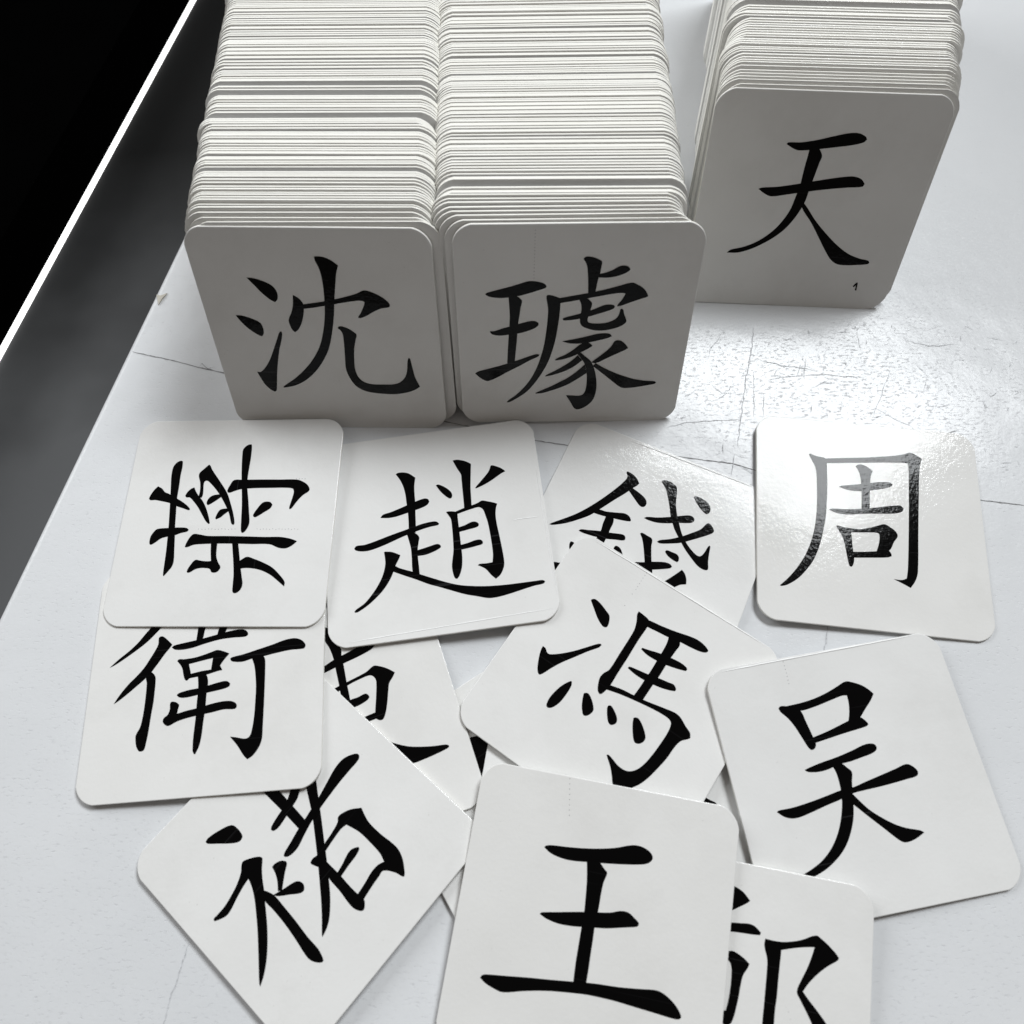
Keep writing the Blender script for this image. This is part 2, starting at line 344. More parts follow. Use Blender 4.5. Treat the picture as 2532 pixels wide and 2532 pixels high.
# Brush strokes of every printed character, traced stroke by stroke.
# card: (crop x, crop y, crop scale, strokes in crop pixels)
GLYPHS = {
'S1': [(560,620,3.864,[
 [(190,256),(255,262),(340,287),(425,327),(470,372),(490,425),(485,468),(464,490),(420,468),(340,405),(260,325)],
 [(88,614),(150,619),(240,647),(320,685),(350,735),(357,780),(350,805),(336,815),(270,783),(190,725),(120,655)],
 [(513,770),(527,772),(533,795),(525,860),(505,950),(493,1060),(485,1180),(483,1310),(478,1335),(465,1343),(425,1325),(370,1275),(330,1215),(293,1153),(330,1155),(375,1110),(415,1040),(450,945),(485,840),(500,790)],
 [(634,420),(685,450),(730,500),(740,560),(733,630),(715,700),(685,755),(656,777),(630,755),(600,690),(596,650),(620,590),(634,520)],
 [(725,512),(830,498),(1000,470),(1150,435),(1250,405),(1313,377),(1400,400),(1490,445),(1545,490),(1562,520),(1553,538),(1480,550),(1410,580),(1340,620),(1290,640),(1262,641),(1260,630),(1285,590),(1315,515),(1318,488),(1290,476),(1200,482),(1030,510),(850,540),(725,556)],
 [(835,58),(850,53),(925,60),(1000,92),(1066,140),(1050,210),(1040,330),(1032,470),(1027,620),(1010,780),(980,930),(925,1050),(850,1155),(760,1235),(660,1285),(560,1305),(543,1302),(560,1285),(660,1215),(760,1120),(840,1015),(895,900),(925,770),(938,640),(938,510),(925,350),(905,240),(880,160),(845,95)],
 [(1063,738),(1075,722),(1110,723),(1170,745),(1220,778),(1243,800),(1235,850),(1222,930),(1222,1050),(1232,1140),(1265,1210),(1320,1255),(1400,1275),(1500,1278),(1600,1275),(1660,1255),(1705,1210),(1725,1150),(1730,1060),(1738,1027),(1748,1024),(1757,1040),(1780,1130),(1805,1215),(1850,1300),(1790,1335),(1700,1360),(1600,1371),(1450,1362),(1330,1340),(1240,1292),(1180,1215),(1143,1130),(1133,1020),(1125,900),(1112,800),(1095,765)],
])],
'S2': [(1160,620,4.829,[
 [(190,518),(215,500),(330,468),(480,430),(620,388),(705,363),(780,363),(850,375),(905,397),(925,425),(915,442),(850,465),(740,500),(620,533),(510,552),(400,563),(290,558),(220,540)],
 [(470,550),(570,543),(615,575),(632,600),(615,680),(600,780),(585,880),(575,1000),(565,1120),(555,1220),(545,1330),(540,1360),(455,1360),(460,1220),(468,1080),(475,960),(485,800),(480,680)],
 [(245,960),(300,958),(420,920),(520,895),(620,865),(720,840),(790,840),(828,860),(825,890),(780,925),(690,960),(590,985),(480,1000),(380,1012),(310,1007),(265,990)],
 [(72,1465),(110,1440),(300,1390),(460,1345),(600,1300),(740,1250),(800,1233),(843,1238),(820,1265),(740,1300),(600,1375),(460,1445),(330,1515),(225,1555),(170,1540),(110,1500)],
 [(922,545),(940,528),(1000,535),(1060,555),(1088,570),(1090,630),(1080,760),(1060,900),(1035,1040),(1000,1170),(950,1310),(880,1440),(790,1570),(690,1680),(580,1755),(480,1808),(447,1808),(470,1785),(560,1720),(660,1625),(740,1520),(800,1410),(850,1280),(890,1140),(915,1000),(935,830),(942,690)],
 ]),(1360,620,4.829,[
 [(400,98),(420,75),(465,68),(530,80),(590,105),(622,130),(615,190),(595,280),(570,360),(545,480),(535,520),(455,520),(455,400),(452,280),(445,190),(425,135)],
 [(575,278),(660,262),(750,228),(835,183),(890,176),(940,190),(960,222),(940,245),(870,280),(780,308),(680,321),(575,318)],
 [(110,565),(250,540),(450,505),(620,470),(800,425),(980,380),(1050,405),(1120,450),(1160,505),(1172,540),(1155,552),(1080,575),(960,615),(850,655),(800,663),(810,640),(860,580),(902,510),(850,502),(740,515),(600,540),(440,568),(250,603),(115,625)],
 [(150,815),(165,800),(260,775),(400,737),(530,695),(640,650),(700,642),(760,648),(775,668),(755,692),(680,720),(560,757),(430,793),(300,820),(190,830),(158,827)],
 [(350,585),(440,568),(480,595),(502,632),(485,700),(465,760),(448,835),(475,860),(560,868),(660,860),(740,835),(800,795),(830,740),(840,700),(855,690),(875,705),(885,755),(912,830),(900,860),(840,900),(750,930),(640,950),(530,948),(440,925),(380,895),(358,850),(362,780),(375,700),(370,630)],
 [(143,1080),(200,1070),(330,1045),(450,1018),(560,992),(650,984),(715,992),(738,1020),(690,1040),(580,1068),(450,1095),(330,1107),(230,1103)],
 [(380,1105),(460,1095),(490,1115),(506,1135),(450,1170),(360,1215),(280,1255),(180,1288),(80,1307),(53,1305),(90,1280),(180,1240),(270,1185)],
 [(320,1225),(360,1213),(420,1260),(480,1310),(520,1385),(545,1480),(555,1590),(545,1690),(510,1780),(450,1840),(380,1880),(320,1893),(285,1875),(245,1810),(190,1725),(260,1727),(340,1730),(395,1710),(425,1650),(438,1540),(435,1440),(415,1355),(375,1290)],
 [(330,1245),(385,1305),(300,1370),(200,1425),(90,1465),(0,1490),(-59,1500),(-50,1485),(70,1425),(193,1355),(270,1300)],
 [(415,1355),(440,1455),(340,1520),(220,1590),(100,1640),(0,1672),(-100,1700),(-179,1705),(-150,1685),(0,1622),(110,1568),(220,1510),(330,1430)],
 [(490,1330),(560,1280),(660,1205),(730,1140),(765,1085),(800,1068),(850,1075),(905,1120),(932,1160),(900,1180),(800,1225),(680,1280),(545,1340)],
 [(510,1375),(545,1340),(640,1395),(760,1450),(880,1495),(1000,1530),(1130,1550),(1245,1557),(1267,1570),(1245,1587),(1150,1605),(1000,1630),(900,1637),(845,1630),(760,1570),(660,1490)],
])],
'S3': [(1600,0,2.4156,[
 [(833,860),(845,850),(920,850),(1020,835),(1130,810),(1220,794),(1270,797),(1305,815),(1314,832),(1295,850),(1220,868),(1120,880),(1010,892),(905,898),(870,885)],
 [(665,1128),(685,1120),(780,1115),(920,1095),(1060,1072),(1170,1057),(1235,1054),(1280,1070),(1299,1098),(1285,1115),(1200,1120),(1080,1130),(950,1145),(830,1162),(740,1172),(700,1155)],
 [(970,890),(1028,885),(1045,930),(1030,970),(1000,1050),(970,1130),(940,1210),(890,1290),(830,1360),(760,1415),(680,1460),(610,1490),(540,1508),(475,1508),(500,1490),(570,1475),(650,1445),(730,1395),(790,1340),(850,1260),(885,1180),(915,1100),(940,1000),(960,930)],
 [(925,1240),(935,1210),(960,1245),(1000,1310),(1060,1385),(1130,1460),(1200,1515),(1270,1545),(1320,1557),(1328,1570),(1315,1578),(1240,1583),(1180,1584),(1135,1578),(1100,1555),(1070,1510),(1030,1430),(980,1330)],
])],
'A': [(350,1080,4.391,[
 [(430,260),(450,268),(445,330),(425,420),(410,530),(385,680),(375,830),(365,980),(362,1100),(357,1220),(350,1350),(330,1410),(290,1460),(240,1515),(233,1500),(245,1400),(265,1260),(280,1120),(295,960),(305,800),(313,660),(318,540),(325,420),(345,330),(385,280)],
 [(80,670),(100,630),(140,575),(180,537),(225,563),(255,600),(300,620),(385,670),(450,710),(505,755),(528,785),(515,798),(460,780),(385,755),(300,718),(220,700),(150,687),(95,688)],
 [(85,1140),(100,1080),(140,1025),(175,1000),(290,990),(400,985),(490,990),(514,1010),(495,1030),(430,1045),(360,1070),(280,1085),(210,1105),(160,1140),(105,1172),(88,1165)],
 [(475,640),(500,600),(540,565),(575,550),(590,590),(620,640),(660,690),(700,770),(730,870),(742,940),(728,948),(700,920),(660,850),(610,760),(560,695),(525,660),(488,658)],
 [(625,408),(680,350),(735,303),(750,315),(770,360),(850,480),(930,610),(970,730),(1000,850),(1010,940),(995,960),(975,940),(950,830),(890,700),(830,600),(760,515),(715,478),(685,490),(675,530),(672,590),(665,640),(650,665),(620,650),(635,590),(638,500)],
 [(708,715),(730,670),(775,638),(845,625),(865,655),(800,700),(725,742),(712,735)],
 [(800,885),(825,830),(860,790),(935,778),(950,805),(890,850),(860,875),(812,897)],
 [(1170,85),(1198,85),(1200,120),(1190,220),(1170,340),(1152,460),(1150,560),(1160,680),(1167,800),(1172,930),(1150,990),(1115,1035),(1090,1045),(1080,1020),(1083,900),(1090,750),(1090,600),(1087,450),(1090,300),(1097,180),(1105,140),(1135,105)],
 [(932,585),(960,530),(1005,472),(1100,468),(1300,465),(1500,465),(1690,465),(1760,490),(1805,525),(1825,570),(1810,595),(1750,635),(1680,710),(1630,775),(1608,787),(1603,770),(1625,700),(1650,620),(1653,585),(1640,562),(1560,553),(1400,555),(1230,558),(1080,570),(1010,590),(960,608),(938,605)],
 [(1212,850),(1250,790),(1310,720),(1350,705),(1400,710),(1422,738),(1400,775),(1330,820),(1240,873),(1218,870)],
 [(472,1190),(500,1130),(540,1075),(575,1055),(640,1063),(720,1077),(900,1078),(1150,1083),(1350,1088),(1500,1087),(1590,1100),(1650,1117),(1688,1133),(1640,1175),(1580,1207),(1535,1212),(1480,1203),(1390,1167),(1200,1165),(1000,1160),(800,1160),(620,1167),(560,1175),(500,1198),(475,1200)],
 [(755,1150),(825,1150),(815,1240),(815,1310),(835,1370),(857,1412),(840,1450),(805,1473),(760,1470),(745,1440),(720,1428),(640,1425),(580,1440),(530,1470),(500,1477),(492,1460),(530,1395),(585,1338),(640,1345),(700,1352),(755,1350),(752,1250)],
 [(985,1150),(1050,1150),(1060,1250),(1070,1360),(1080,1450),(1090,1530),(1097,1595),(1080,1650),(1040,1690),(1005,1698),(988,1680),(990,1620),(1000,1500),(997,1350),(990,1240)],
 [(1060,1360),(1100,1325),(1150,1303),(1220,1325),(1320,1365),(1420,1420),(1500,1500),(1553,1575),(1548,1625),(1480,1565),(1400,1500),(1300,1450),(1200,1428),(1120,1425),(1060,1435)],
])],
'B': [(860,1120,4.712,[
 [(558,250),(580,235),(640,227),(710,240),(787,288),(775,380),(778,480),(785,570),(788,700),(793,860),(790,930),(710,920),(708,800),(700,690),(685,590),(670,480),(645,390),(605,310)],
 [(380,755),(410,720),(500,690),(620,640),(780,570),(880,533),(930,535),(950,565),(930,600),(870,635),(790,665),(690,700),(570,740),(480,757),(400,758)],
 [(75,1115),(100,1085),(200,1070),(330,1025),(470,970),(620,915),(760,865),(870,825),(1000,797),(1040,803),(1065,825),(1050,840),(960,860),(850,895),(740,935),(620,985),(480,1050),(350,1105),(240,1140),(150,1147),(90,1135)],
 [(690,950),(760,925),(830,975),(825,1040),(815,1120),(818,1220),(830,1330),(838,1420),(840,1450),(760,1440),(750,1330),(745,1220),(735,1110),(715,1030)],
 [(805,1135),(870,1115),(960,1085),(1040,1060),(1075,1070),(1086,1095),(1065,1115),(1000,1150),(910,1185),(815,1200)],
 [(422,1155),(440,1150),(520,1155),(612,1190),(600,1225),(555,1315),(530,1390),(490,1480),(420,1590),(330,1690),(230,1780),(120,1855),(85,1862),(78,1850),(100,1825),(200,1750),(290,1640),(360,1530),(410,1420),(437,1300),(433,1220)],
 ]),(1080,1120,4.711,[
 [(-500,1305),(-436,1340),(-276,1385),(-196,1412),(-36,1462),(130,1510),(280,1540),(430,1550),(600,1550),(800,1535),(1000,1510),(1150,1490),(1230,1480),(1264,1493),(1245,1520),(1140,1545),(1000,1590),(850,1640),(700,1680),(600,1690),(480,1670),(330,1645),(150,1595),(0,1552),(-86,1530),(-236,1475),(-386,1425),(-520,1378)],
 [(-11,378),(15,368),(60,382),(120,415),(165,455),(180,490),(172,522),(150,530),(100,500),(45,450)],
 [(185,90),(230,80),(300,88),(360,108),(398,128),(395,250),(393,400),(400,520),(405,620),(400,650),(320,650),(313,560),(300,430),(288,300),(282,250),(240,185)],
 [(628,150),(650,145),(720,165),(770,190),(798,213),(740,245),(650,310),(560,365),(470,408),(447,412),(460,390),(520,320),(590,235),(615,190)],
 [(108,688),(140,680),(200,682),(240,690),(245,760),(258,870),(270,970),(283,1080),(295,1180),(298,1260),(290,1350),(265,1430),(240,1465),(215,1460),(190,1400),(178,1320),(185,1230),(195,1130),(188,980),(178,860),(165,770),(140,730)],
 [(215,685),(320,640),(420,605),(480,580),(525,555),(600,565),(660,577),(703,590),(690,640),(685,720),(700,830),(725,940),(750,1060),(770,1160),(787,1280),(775,1350),(740,1420),(690,1465),(640,1425),(570,1350),(500,1315),(478,1308),(500,1292),(580,1285),(650,1272),(655,1180),(640,1050),(620,930),(595,810),(565,720),(540,660),(500,632),(460,635),(350,670),(240,710)],
 [(250,868),(330,840),(400,805),(450,800),(485,820),(488,845),(460,865),(370,890),(260,920)],
 [(275,1072),(370,1045),(450,1015),(510,1010),(537,1035),(530,1060),(470,1080),(380,1105),(280,1127)],
])],
'C': [(1340,1150,4.391,[
 [(918,85),(930,68),(980,95),(1030,145),(1057,200),(1030,225),(990,248),(900,310),(800,370),(620,485),(520,545),(400,590),(260,630),(110,650),(80,640),(120,622),(240,580),(380,525),(520,450),(660,360),(790,265),(900,170),(930,120)],
 [(945,280),(985,250),(1040,290),(1095,335),(1130,380),(1135,420),(1115,450),(1085,455),(1055,435),(1000,360)],
 [(565,520),(605,482),(700,505),(820,517),(905,527),(950,560),(968,600),(955,612),(860,598),(740,570),(640,545)],
 [(695,555),(780,570),(775,625),(740,700),(715,760),(680,830),(640,900),(560,860),(600,780),(640,710),(660,640)],
 [(398,710),(425,697),(500,705),(620,715),(740,735),(860,750),(895,765),(906,795),(890,818),(800,810),(690,800),(590,780),(500,755),(430,730)],
 [(300,850),(315,827),(345,840),(400,900),(380,960),(340,970),(300,912)],
 [(778,908),(795,880),(815,878),(850,905),(870,950),(880,990),(840,1010),(800,950)],
 [(60,1060),(125,1050),(200,1062),(330,1070),(350,1100),(250,1145),(140,1150),(80,1120)],
 [(1300,180),(1320,165),(1380,175),(1430,205),(1463,240),(1465,310),(1455,420),(1465,530),(1490,640),(1520,750),(1570,850),(1620,920),(1680,980),(1720,990),(1760,955),(1800,890),(1818,875),(1828,885),(1815,960),(1803,1060),(1803,1130),(1780,1142),(1730,1125),(1680,1085),(1620,1010),(1550,910),(1490,800),(1440,700),(1415,620),(1395,540),(1385,450),(1365,340),(1345,260)],
 [(1108,575),(1140,563),(1260,570),(1390,563),(1500,553),(1600,547),(1640,565),(1655,595),(1640,620),(1590,630),(1480,628),(1360,632),(1250,625),(1160,600)],
 [(1248,832),(1280,815),(1380,805),(1500,780),(1620,740),(1720,700),(1770,655),(1800,632),(1830,645),(1860,690),(1865,725),(1830,750),(1740,780),(1620,815),(1500,845),(1380,852),(1280,850)],
 [(1648,350),(1665,338),(1730,360),(1790,400),(1823,445),(1828,495),(1810,525),(1785,533),(1740,495),(1690,430)],
 [(1065,745),(1085,735),(1140,765),(1195,805),(1188,880),(1187,970),(1190,1060),(1197,1175),(1180,1260),(1120,1240),(1118,1120),(1110,980),(1100,870),(1085,790)],
 [(900,1065),(1000,1055),(1100,1055),(1200,1050),(1330,1055),(1390,1075),(1412,1103),(1390,1120),(1300,1130),(1200,1135),(1100,1130),(900,1105)],
 [(1335,940),(1355,925),(1410,945),(1465,970),(1485,1000),(1483,1040),(1465,1055),(1420,1030),(1365,985)],
 [(1250,1300),(1330,1262),(1400,1220),(1460,1180),(1520,1137),(1550,1180),(1567,1240),(1565,1295),(1500,1300),(1440,1325),(1380,1345),(1270,1360)],
])],
'D': [(1900,1090,5.0844,[
 [(508,170),(525,160),(600,190),(720,222),(735,280),(740,420),(742,560),(735,760),(725,920),(700,1080),(665,1240),(620,1380),(560,1510),(470,1630),(370,1730),(240,1808),(160,1825),(143,1815),(180,1785),(270,1700),(370,1580),(460,1440),(530,1280),(575,1120),(600,950),(610,800),(610,600),(605,420),(590,330),(550,250)],
 [(690,222),(900,217),(1200,210),(1400,200),(1597,186),(1700,170),(1780,150),(1870,190),(1930,230),(1900,330),(1890,700),(1885,1200),(1880,1650),(1850,1760),(1790,1850),(1700,1800),(1575,1738),(1680,1750),(1740,1730),(1755,1600),(1765,1100),(1765,600),(1760,330),(1740,285),(1597,275),(1200,275),(700,280)],
 [(1095,318),(1120,302),(1170,298),(1240,325),(1312,380),(1290,440),(1278,540),(1275,650),(1275,870),(1170,870),(1172,700),(1168,560),(1155,450),(1130,375)],
 [(885,575),(930,562),(1060,553),(1200,540),(1330,525),(1450,518),(1530,525),(1560,550),(1540,575),(1460,598),(1330,618),(1200,630),(1080,628),(960,605)],
 [(762,862),(800,850),(950,858),(1150,855),(1350,840),(1500,822),(1597,815),(1660,815),(1700,850),(1680,890),(1597,912),(1400,915),(1200,915),(1000,925),(860,908)],
 [(850,1070),(870,1063),(950,1085),(1040,1105),(1045,1180),(1055,1300),(1070,1420),(1078,1500),(1065,1560),(1045,1583),(1020,1570),(1000,1500),(980,1400),(955,1280),(920,1180),(880,1120)],
 [(980,1090),(1150,1110),(1280,1090),(1380,1065),(1460,1048),(1530,1085),(1600,1140),(1625,1200),(1580,1270),(1520,1380),(1400,1400),(1360,1390),(1390,1290),(1398,1200),(1380,1160),(1280,1150),(1150,1150),(1000,1145)],
 [(1040,1395),(1200,1395),(1380,1388),(1510,1382),(1545,1420),(1550,1450),(1500,1465),(1300,1468),(1040,1468)],
])],
'E': [(310,1530,4.1106,[
 [(350,-10),(440,0),(395,60),(330,130),(230,230),(130,310),(34,380),(-100,470),(-160,500),(-60,410),(34,335),(130,245),(210,150),(290,60)],
 [(340,200),(355,182),(385,180),(430,215),(478,262),(450,300),(400,360),(350,430),(290,510),(260,550),(190,620),(110,690),(34,755),(-60,830),(-120,870),(-60,780),(34,665),(110,590),(190,500),(250,410),(300,330),(335,260)],
 [(210,600),(255,530),(300,575),(308,620),(298,740),(285,850),(265,960),(245,1080),(230,1170),(210,1260),(190,1330),(165,1348),(135,1345),(110,1300),(102,1240),(105,1185),(150,1100),(175,1000),(195,880),(210,750),(217,650)],
 [(750,20),(830,20),(822,70),(805,130),(780,210),(720,222),(735,130)],
 [(985,20),(1065,20),(1045,70),(1015,140),(990,180),(930,180),(945,120)],
 [(472,290),(500,270),(620,240),(770,205),(930,160),(1060,125),(1160,107),(1215,112),(1245,140),(1243,165),(1210,182),(1100,190),(960,210),(800,255),(680,295),(570,315),(500,312)],
 [(527,430),(545,412),(600,412),(645,420),(650,480),(665,560),(655,600),(622,630),(605,618),(590,570),(580,510),(560,470)],
 [(590,412),(700,395),(800,365),(880,335),(935,317),(1000,330),(1058,352),(1020,395),(985,440),(960,480),(940,520),(870,520),(890,398),(780,425),(645,460),(600,462)],
 [(630,568),(780,530),(870,515),(965,478),(985,520),(940,530),(820,568),(640,607)],
 [(735,560),(820,555),(838,610),(838,680),(825,760),(815,880),(805,960),(790,1060),(775,1180),(750,1290),(710,1375),(695,1375),(683,1340),(690,1200),(705,1080),(718,960),(725,860),(738,740),(740,650)],
 [(522,775),(545,755),(640,725),(740,705),(850,675),(950,645),(1030,632),(1065,655),(1055,685),(1000,710),(900,735),(800,757),(700,782),(600,802),(545,797)],
 [(455,860),(475,842),(520,850),(548,875),(535,920),(525,965),(620,935),(740,905),(870,865),(980,840),(1070,835),(1120,855),(1132,890),(1110,915),(1000,920),(880,950),(740,980),(620,1010),(520,1045),(440,1088),(405,1080),(380,1045),(390,1010),(430,975),(452,920)],
 [(1065,405),(1085,390),(1200,360),(1350,310),(1500,260),(1620,215),(1720,197),(1790,215),(1830,260),(1822,295),(1790,305),(1680,315),(1540,345),(1400,380),(1300,400),(1190,435),(1100,435),(1075,425)],
 [(1285,395),(1400,370),(1420,410),(1422,500),(1418,640),(1412,800),(1405,950),(1397,1100),(1390,1210),(1365,1290),(1300,1385),(1240,1428),(1200,1385),(1140,1290),(1065,1198),(1130,1205),(1220,1218),(1265,1190),(1290,1110),(1310,980),(1320,850),(1328,700),(1322,560),(1310,470)],
])],
'F': [(790,1560,4.493,[
 [(20,-40),(90,-30),(120,35),(180,110),(240,200),(245,280),(270,390),(300,560),(325,680),(345,775),(375,830),(345,850),(245,725),(215,590),(185,450),(155,310),(110,190),(65,120)],
 [(590,110),(610,140),(600,180),(560,215),(420,290),(260,365),(55,468),(-30,500),(-30,430),(55,390),(160,320),(330,230),(430,170),(500,130)],
 [(110,668),(155,645),(250,595),(400,520),(520,455),(600,388),(660,390),(750,415),(838,460),(815,510),(775,580),(765,660),(755,780),(740,890),(715,970),(690,990),(660,990),(620,970),(620,880),(628,750),(632,600),(625,540),(590,500),(550,495),(460,530),(330,595),(200,680),(130,710)],
 [(325,780),(430,735),(505,697),(540,708),(556,735),(535,765),(460,815),(375,850),(320,840)],
 [(440,985),(490,960),(620,905),(640,970),(540,1010),(470,1030)],
 [(640,1150),(765,1222),(860,1255),(1000,1283),(1160,1285),(1300,1275),(1400,1262),(1435,1270),(1440,1287),(1420,1305),(1300,1365),(1150,1430),(1030,1470),(940,1440),(780,1300)],
])],
'X1': [(790,1560,4.493,[
 [(1600,1215),(1660,1188),(1720,1172),(1780,1165),(1900,1180),(1875,1240),(1850,1370),(1820,1540),(1790,1680),(1700,1700),(1620,1450)],
])],
'X2': [(1640,1840,3.22,[[(260,480),(320,440),(340,426),(380,448),(420,470),(440,520),(400,560),(300,560)]])],
'G': [(1310,1460,3.863,[
 [(583,92),(600,82),(630,85),(680,130),(730,195),(760,240),(758,300),(740,345),(715,352),(690,335),(650,270),(615,180)],
 [(125,530),(150,550),(165,590),(190,608),(290,603),(420,578),(540,543),(650,510),(680,512),(685,522),(660,545),(560,580),(430,635),(300,690),(200,745),(130,790),(95,803),(80,790),(73,740),(85,650),(105,570)],
 [(390,865),(402,870),(397,910),(350,990),(290,1065),(230,1110),(185,1122),(162,1110),(160,1085),(185,1030),(240,965),(310,905)],
 [(515,985),(530,978),(560,985),(590,1040),(608,1115),(605,1150),(570,1185),(540,1197),(512,1190),(500,1150),(498,1080)],
 [(745,1105),(760,1097),(780,1105),(815,1165),(833,1225),(825,1265),(795,1283),(770,1283),(748,1255),(738,1190),(738,1130)],
 [(990,1218),(1010,1213),(1040,1225),(1080,1300),(1105,1400),(1090,1440),(1050,1463),(1015,1460),(995,1440),(983,1370),(982,1270)],
 [(1040,200),(1075,225),(1140,290),(1125,345),(1040,470),(930,650),(840,790),(770,905),(740,940),(690,985),(665,990),(650,960),(650,910),(670,830),(705,790),(760,755),(860,600),(950,460),(1000,370),(1020,290),(1025,230)],
 [(1080,270),(1150,290),(1260,340),(1400,395),(1520,435),(1600,470),(1660,515),(1703,570),(1695,588),(1660,592),(1580,565),(1430,490),(1330,450),(1220,395),(1100,330)],
 [(1330,435),(1435,485),(1430,530),(1400,570),(1350,640),(1300,715),(1225,835),(1170,910),(1110,1000),(1070,1060),(980,1020),(1040,940),(1100,850),(1160,760),(1220,660),(1280,560),(1310,500)],
 [(1063,560),(1075,548),(1140,570),(1240,600),(1350,645),(1440,690),(1495,735),(1502,755),(1490,770),(1430,755),(1310,715),(1210,670),(1120,615)],
 [(935,740),(950,728),(1000,745),(1120,797),(1230,838),(1330,880),(1375,900),(1397,945),(1385,962),(1340,955),(1240,925),(1100,860),(1010,805)],
 [(755,900),(880,945),(990,1000),(1120,1060),(1260,1115),(1390,1170),(1440,1215),(1490,1300),(1530,1360),(1533,1410),(1510,1420),(1440,1440),(1380,1500),(1310,1600),(1220,1700),(1130,1790),(1050,1850),(985,1880),(900,1920),(830,1930),(790,1840),(785,1790),(770,1690),(733,1572),(750,1568),(790,1610),(850,1680),(930,1725),(1010,1715),(1090,1660),(1170,1570),(1250,1460),(1320,1350),(1348,1270),(1330,1230),(1270,1185),(1150,1120),(1000,1050),(860,990),(730,945)],
])],
'H': [(1900,1670,3.788,[
 [(93,310),(110,290),(160,288),(230,300),(300,330),(350,430),(420,580),(445,640),(440,675),(420,695),(395,695),(360,655),(300,560),(240,470),(180,400),(115,345)],
 [(170,288),(300,258),(420,220),(540,165),(640,105),(720,57),(790,65),(880,95),(950,140),(985,172),(960,230),(910,310),(860,395),(820,450),(750,430),(757,350),(752,260),(735,187),(690,190),(600,225),(420,298),(280,332)],
 [(415,582),(560,520),(700,450),(760,420),(850,390),(900,415),(938,455),(920,475),(830,505),(700,545),(560,592),(430,636)],
 [(340,885),(390,860),(500,815),(640,765),(780,705),(880,655),(940,638),(990,643),(1015,675),(1005,705),(960,735),(880,765),(770,805),(660,835),(560,880),(480,902),(400,907),(360,900)],
 [(600,850),(680,825),(740,865),(782,905),(783,1000),(790,1100),(797,1200),(797,1330),(775,1460),(730,1590),(660,1700),(550,1810),(430,1885),(340,1920),(290,1900),(330,1865),(400,1820),(500,1740),(590,1620),(650,1480),(680,1340),(690,1200),(680,1080),(655,970),(630,900)],
 [(78,1280),(100,1265),(220,1240),(380,1190),(540,1130),(680,1075),(800,1045),(900,1000),(1050,935),(1188,875),(1290,830),(1350,850),(1400,900),(1390,940),(1300,970),(1188,1003),(1050,1040),(900,1075),(790,1105),(680,1160),(540,1220),(400,1285),(290,1330),(220,1340),(150,1325)],
 [(770,1090),(860,1180),(950,1260),(1060,1330),(1188,1395),(1300,1430),(1420,1450),(1460,1470),(1380,1530),(1310,1560),(1260,1560),(1188,1515),(1080,1430),(950,1330),(850,1250),(780,1185)],
])],
'I': [(490,1850,3.22,[
 [(60,745),(80,715),(160,660),(265,612),(315,640),(350,690),(350,715),(325,745),(260,758),(160,760),(75,760)],
 [(350,910),(390,885),(470,864),(505,868),(512,885),(508,960),(512,1040),(525,1130),(530,1200),(540,1300),(550,1420),(552,1560),(545,1680),(525,1800),(495,1898),(487,1880),(482,1750),(478,1600),(472,1450),(460,1300),(445,1180),(425,1100),(400,1040),(360,1100),(310,1190),(265,1280),(230,1330),(180,1360),(130,1378),(123,1360),(150,1330),(210,1260),(265,1170),(310,1080),(340,990)],
 [(515,1130),(560,1145),(610,1175),(690,1270),(780,1380),(870,1500),(950,1590),(980,1640),(997,1690),(985,1705),(940,1705),(890,1685),(850,1640),(780,1530),(690,1400),(600,1290),(520,1200)],
 [(588,945),(610,920),(660,895),(700,900),(707,920),(695,970),(682,1040),(668,1130),(635,1140),(630,1060),(615,1000)],
 [(595,1170),(680,1120),(740,1080),(790,1058),(830,1072),(845,1105),(840,1135),(810,1155),(730,1165),(640,1178)],
 [(1230,48),(1270,45),(1283,65),(1270,100),(1210,170),(1130,265),(1050,370),(970,480),(905,580),(850,680),(800,780),(770,820),(730,855),(695,866),(680,855),(690,825),(730,760),(790,655),(840,580),(900,485),(960,390),(1010,300),(1070,190),(1110,130),(1160,80)],
 [(850,250),(930,220),(940,260),(950,340),(970,480),(985,590),(1005,750),(1020,860),(1035,1000),(1048,1120),(1052,1230),(1045,1350),(1025,1430),(990,1503),(985,1480),(985,1350),(980,1230),(970,1100),(958,960),(945,830),(930,700),(915,580),(900,490),(880,400),(860,310)],
 [(460,300),(600,290),(650,345),(700,400),(780,490),(850,570),(800,640),(740,575),(660,490),(580,410),(520,350)],
 [(760,270),(840,265),(812,330),(790,400),(740,480),(690,560),(640,630),(600,658),(580,650),(583,625),(620,560),(680,470),(710,410),(735,335)],
 [(893,910),(910,880),(950,850),(1000,880),(1035,915),(1130,1010),(1200,1090),(1270,1160),(1320,1200),(1325,1270),(1310,1293),(1280,1293),(1240,1275),(1200,1235),(1130,1140),(1060,1060),(980,960),(905,925)],
 [(995,785),(1060,680),(1110,590),(1115,545),(1160,510),(1220,485),(1300,474),(1320,520),(1360,590),(1450,680),(1540,750),(1590,800),(1625,870),(1642,960),(1643,1015),(1630,1022),(1570,990),(1475,975),(1440,1020),(1390,1090),(1320,1200),(1265,1170),(1330,1070),(1380,985),(1430,930),(1480,903),(1450,840),(1370,750),(1280,665),(1180,608),(1140,640),(1080,720),(1010,825)],
 [(1100,1005),(1150,920),(1190,840),(1225,802),(1275,785),(1283,800),(1260,850),(1200,930),(1135,1025)],
])],
'J': [(1170,2070,3.6453,[
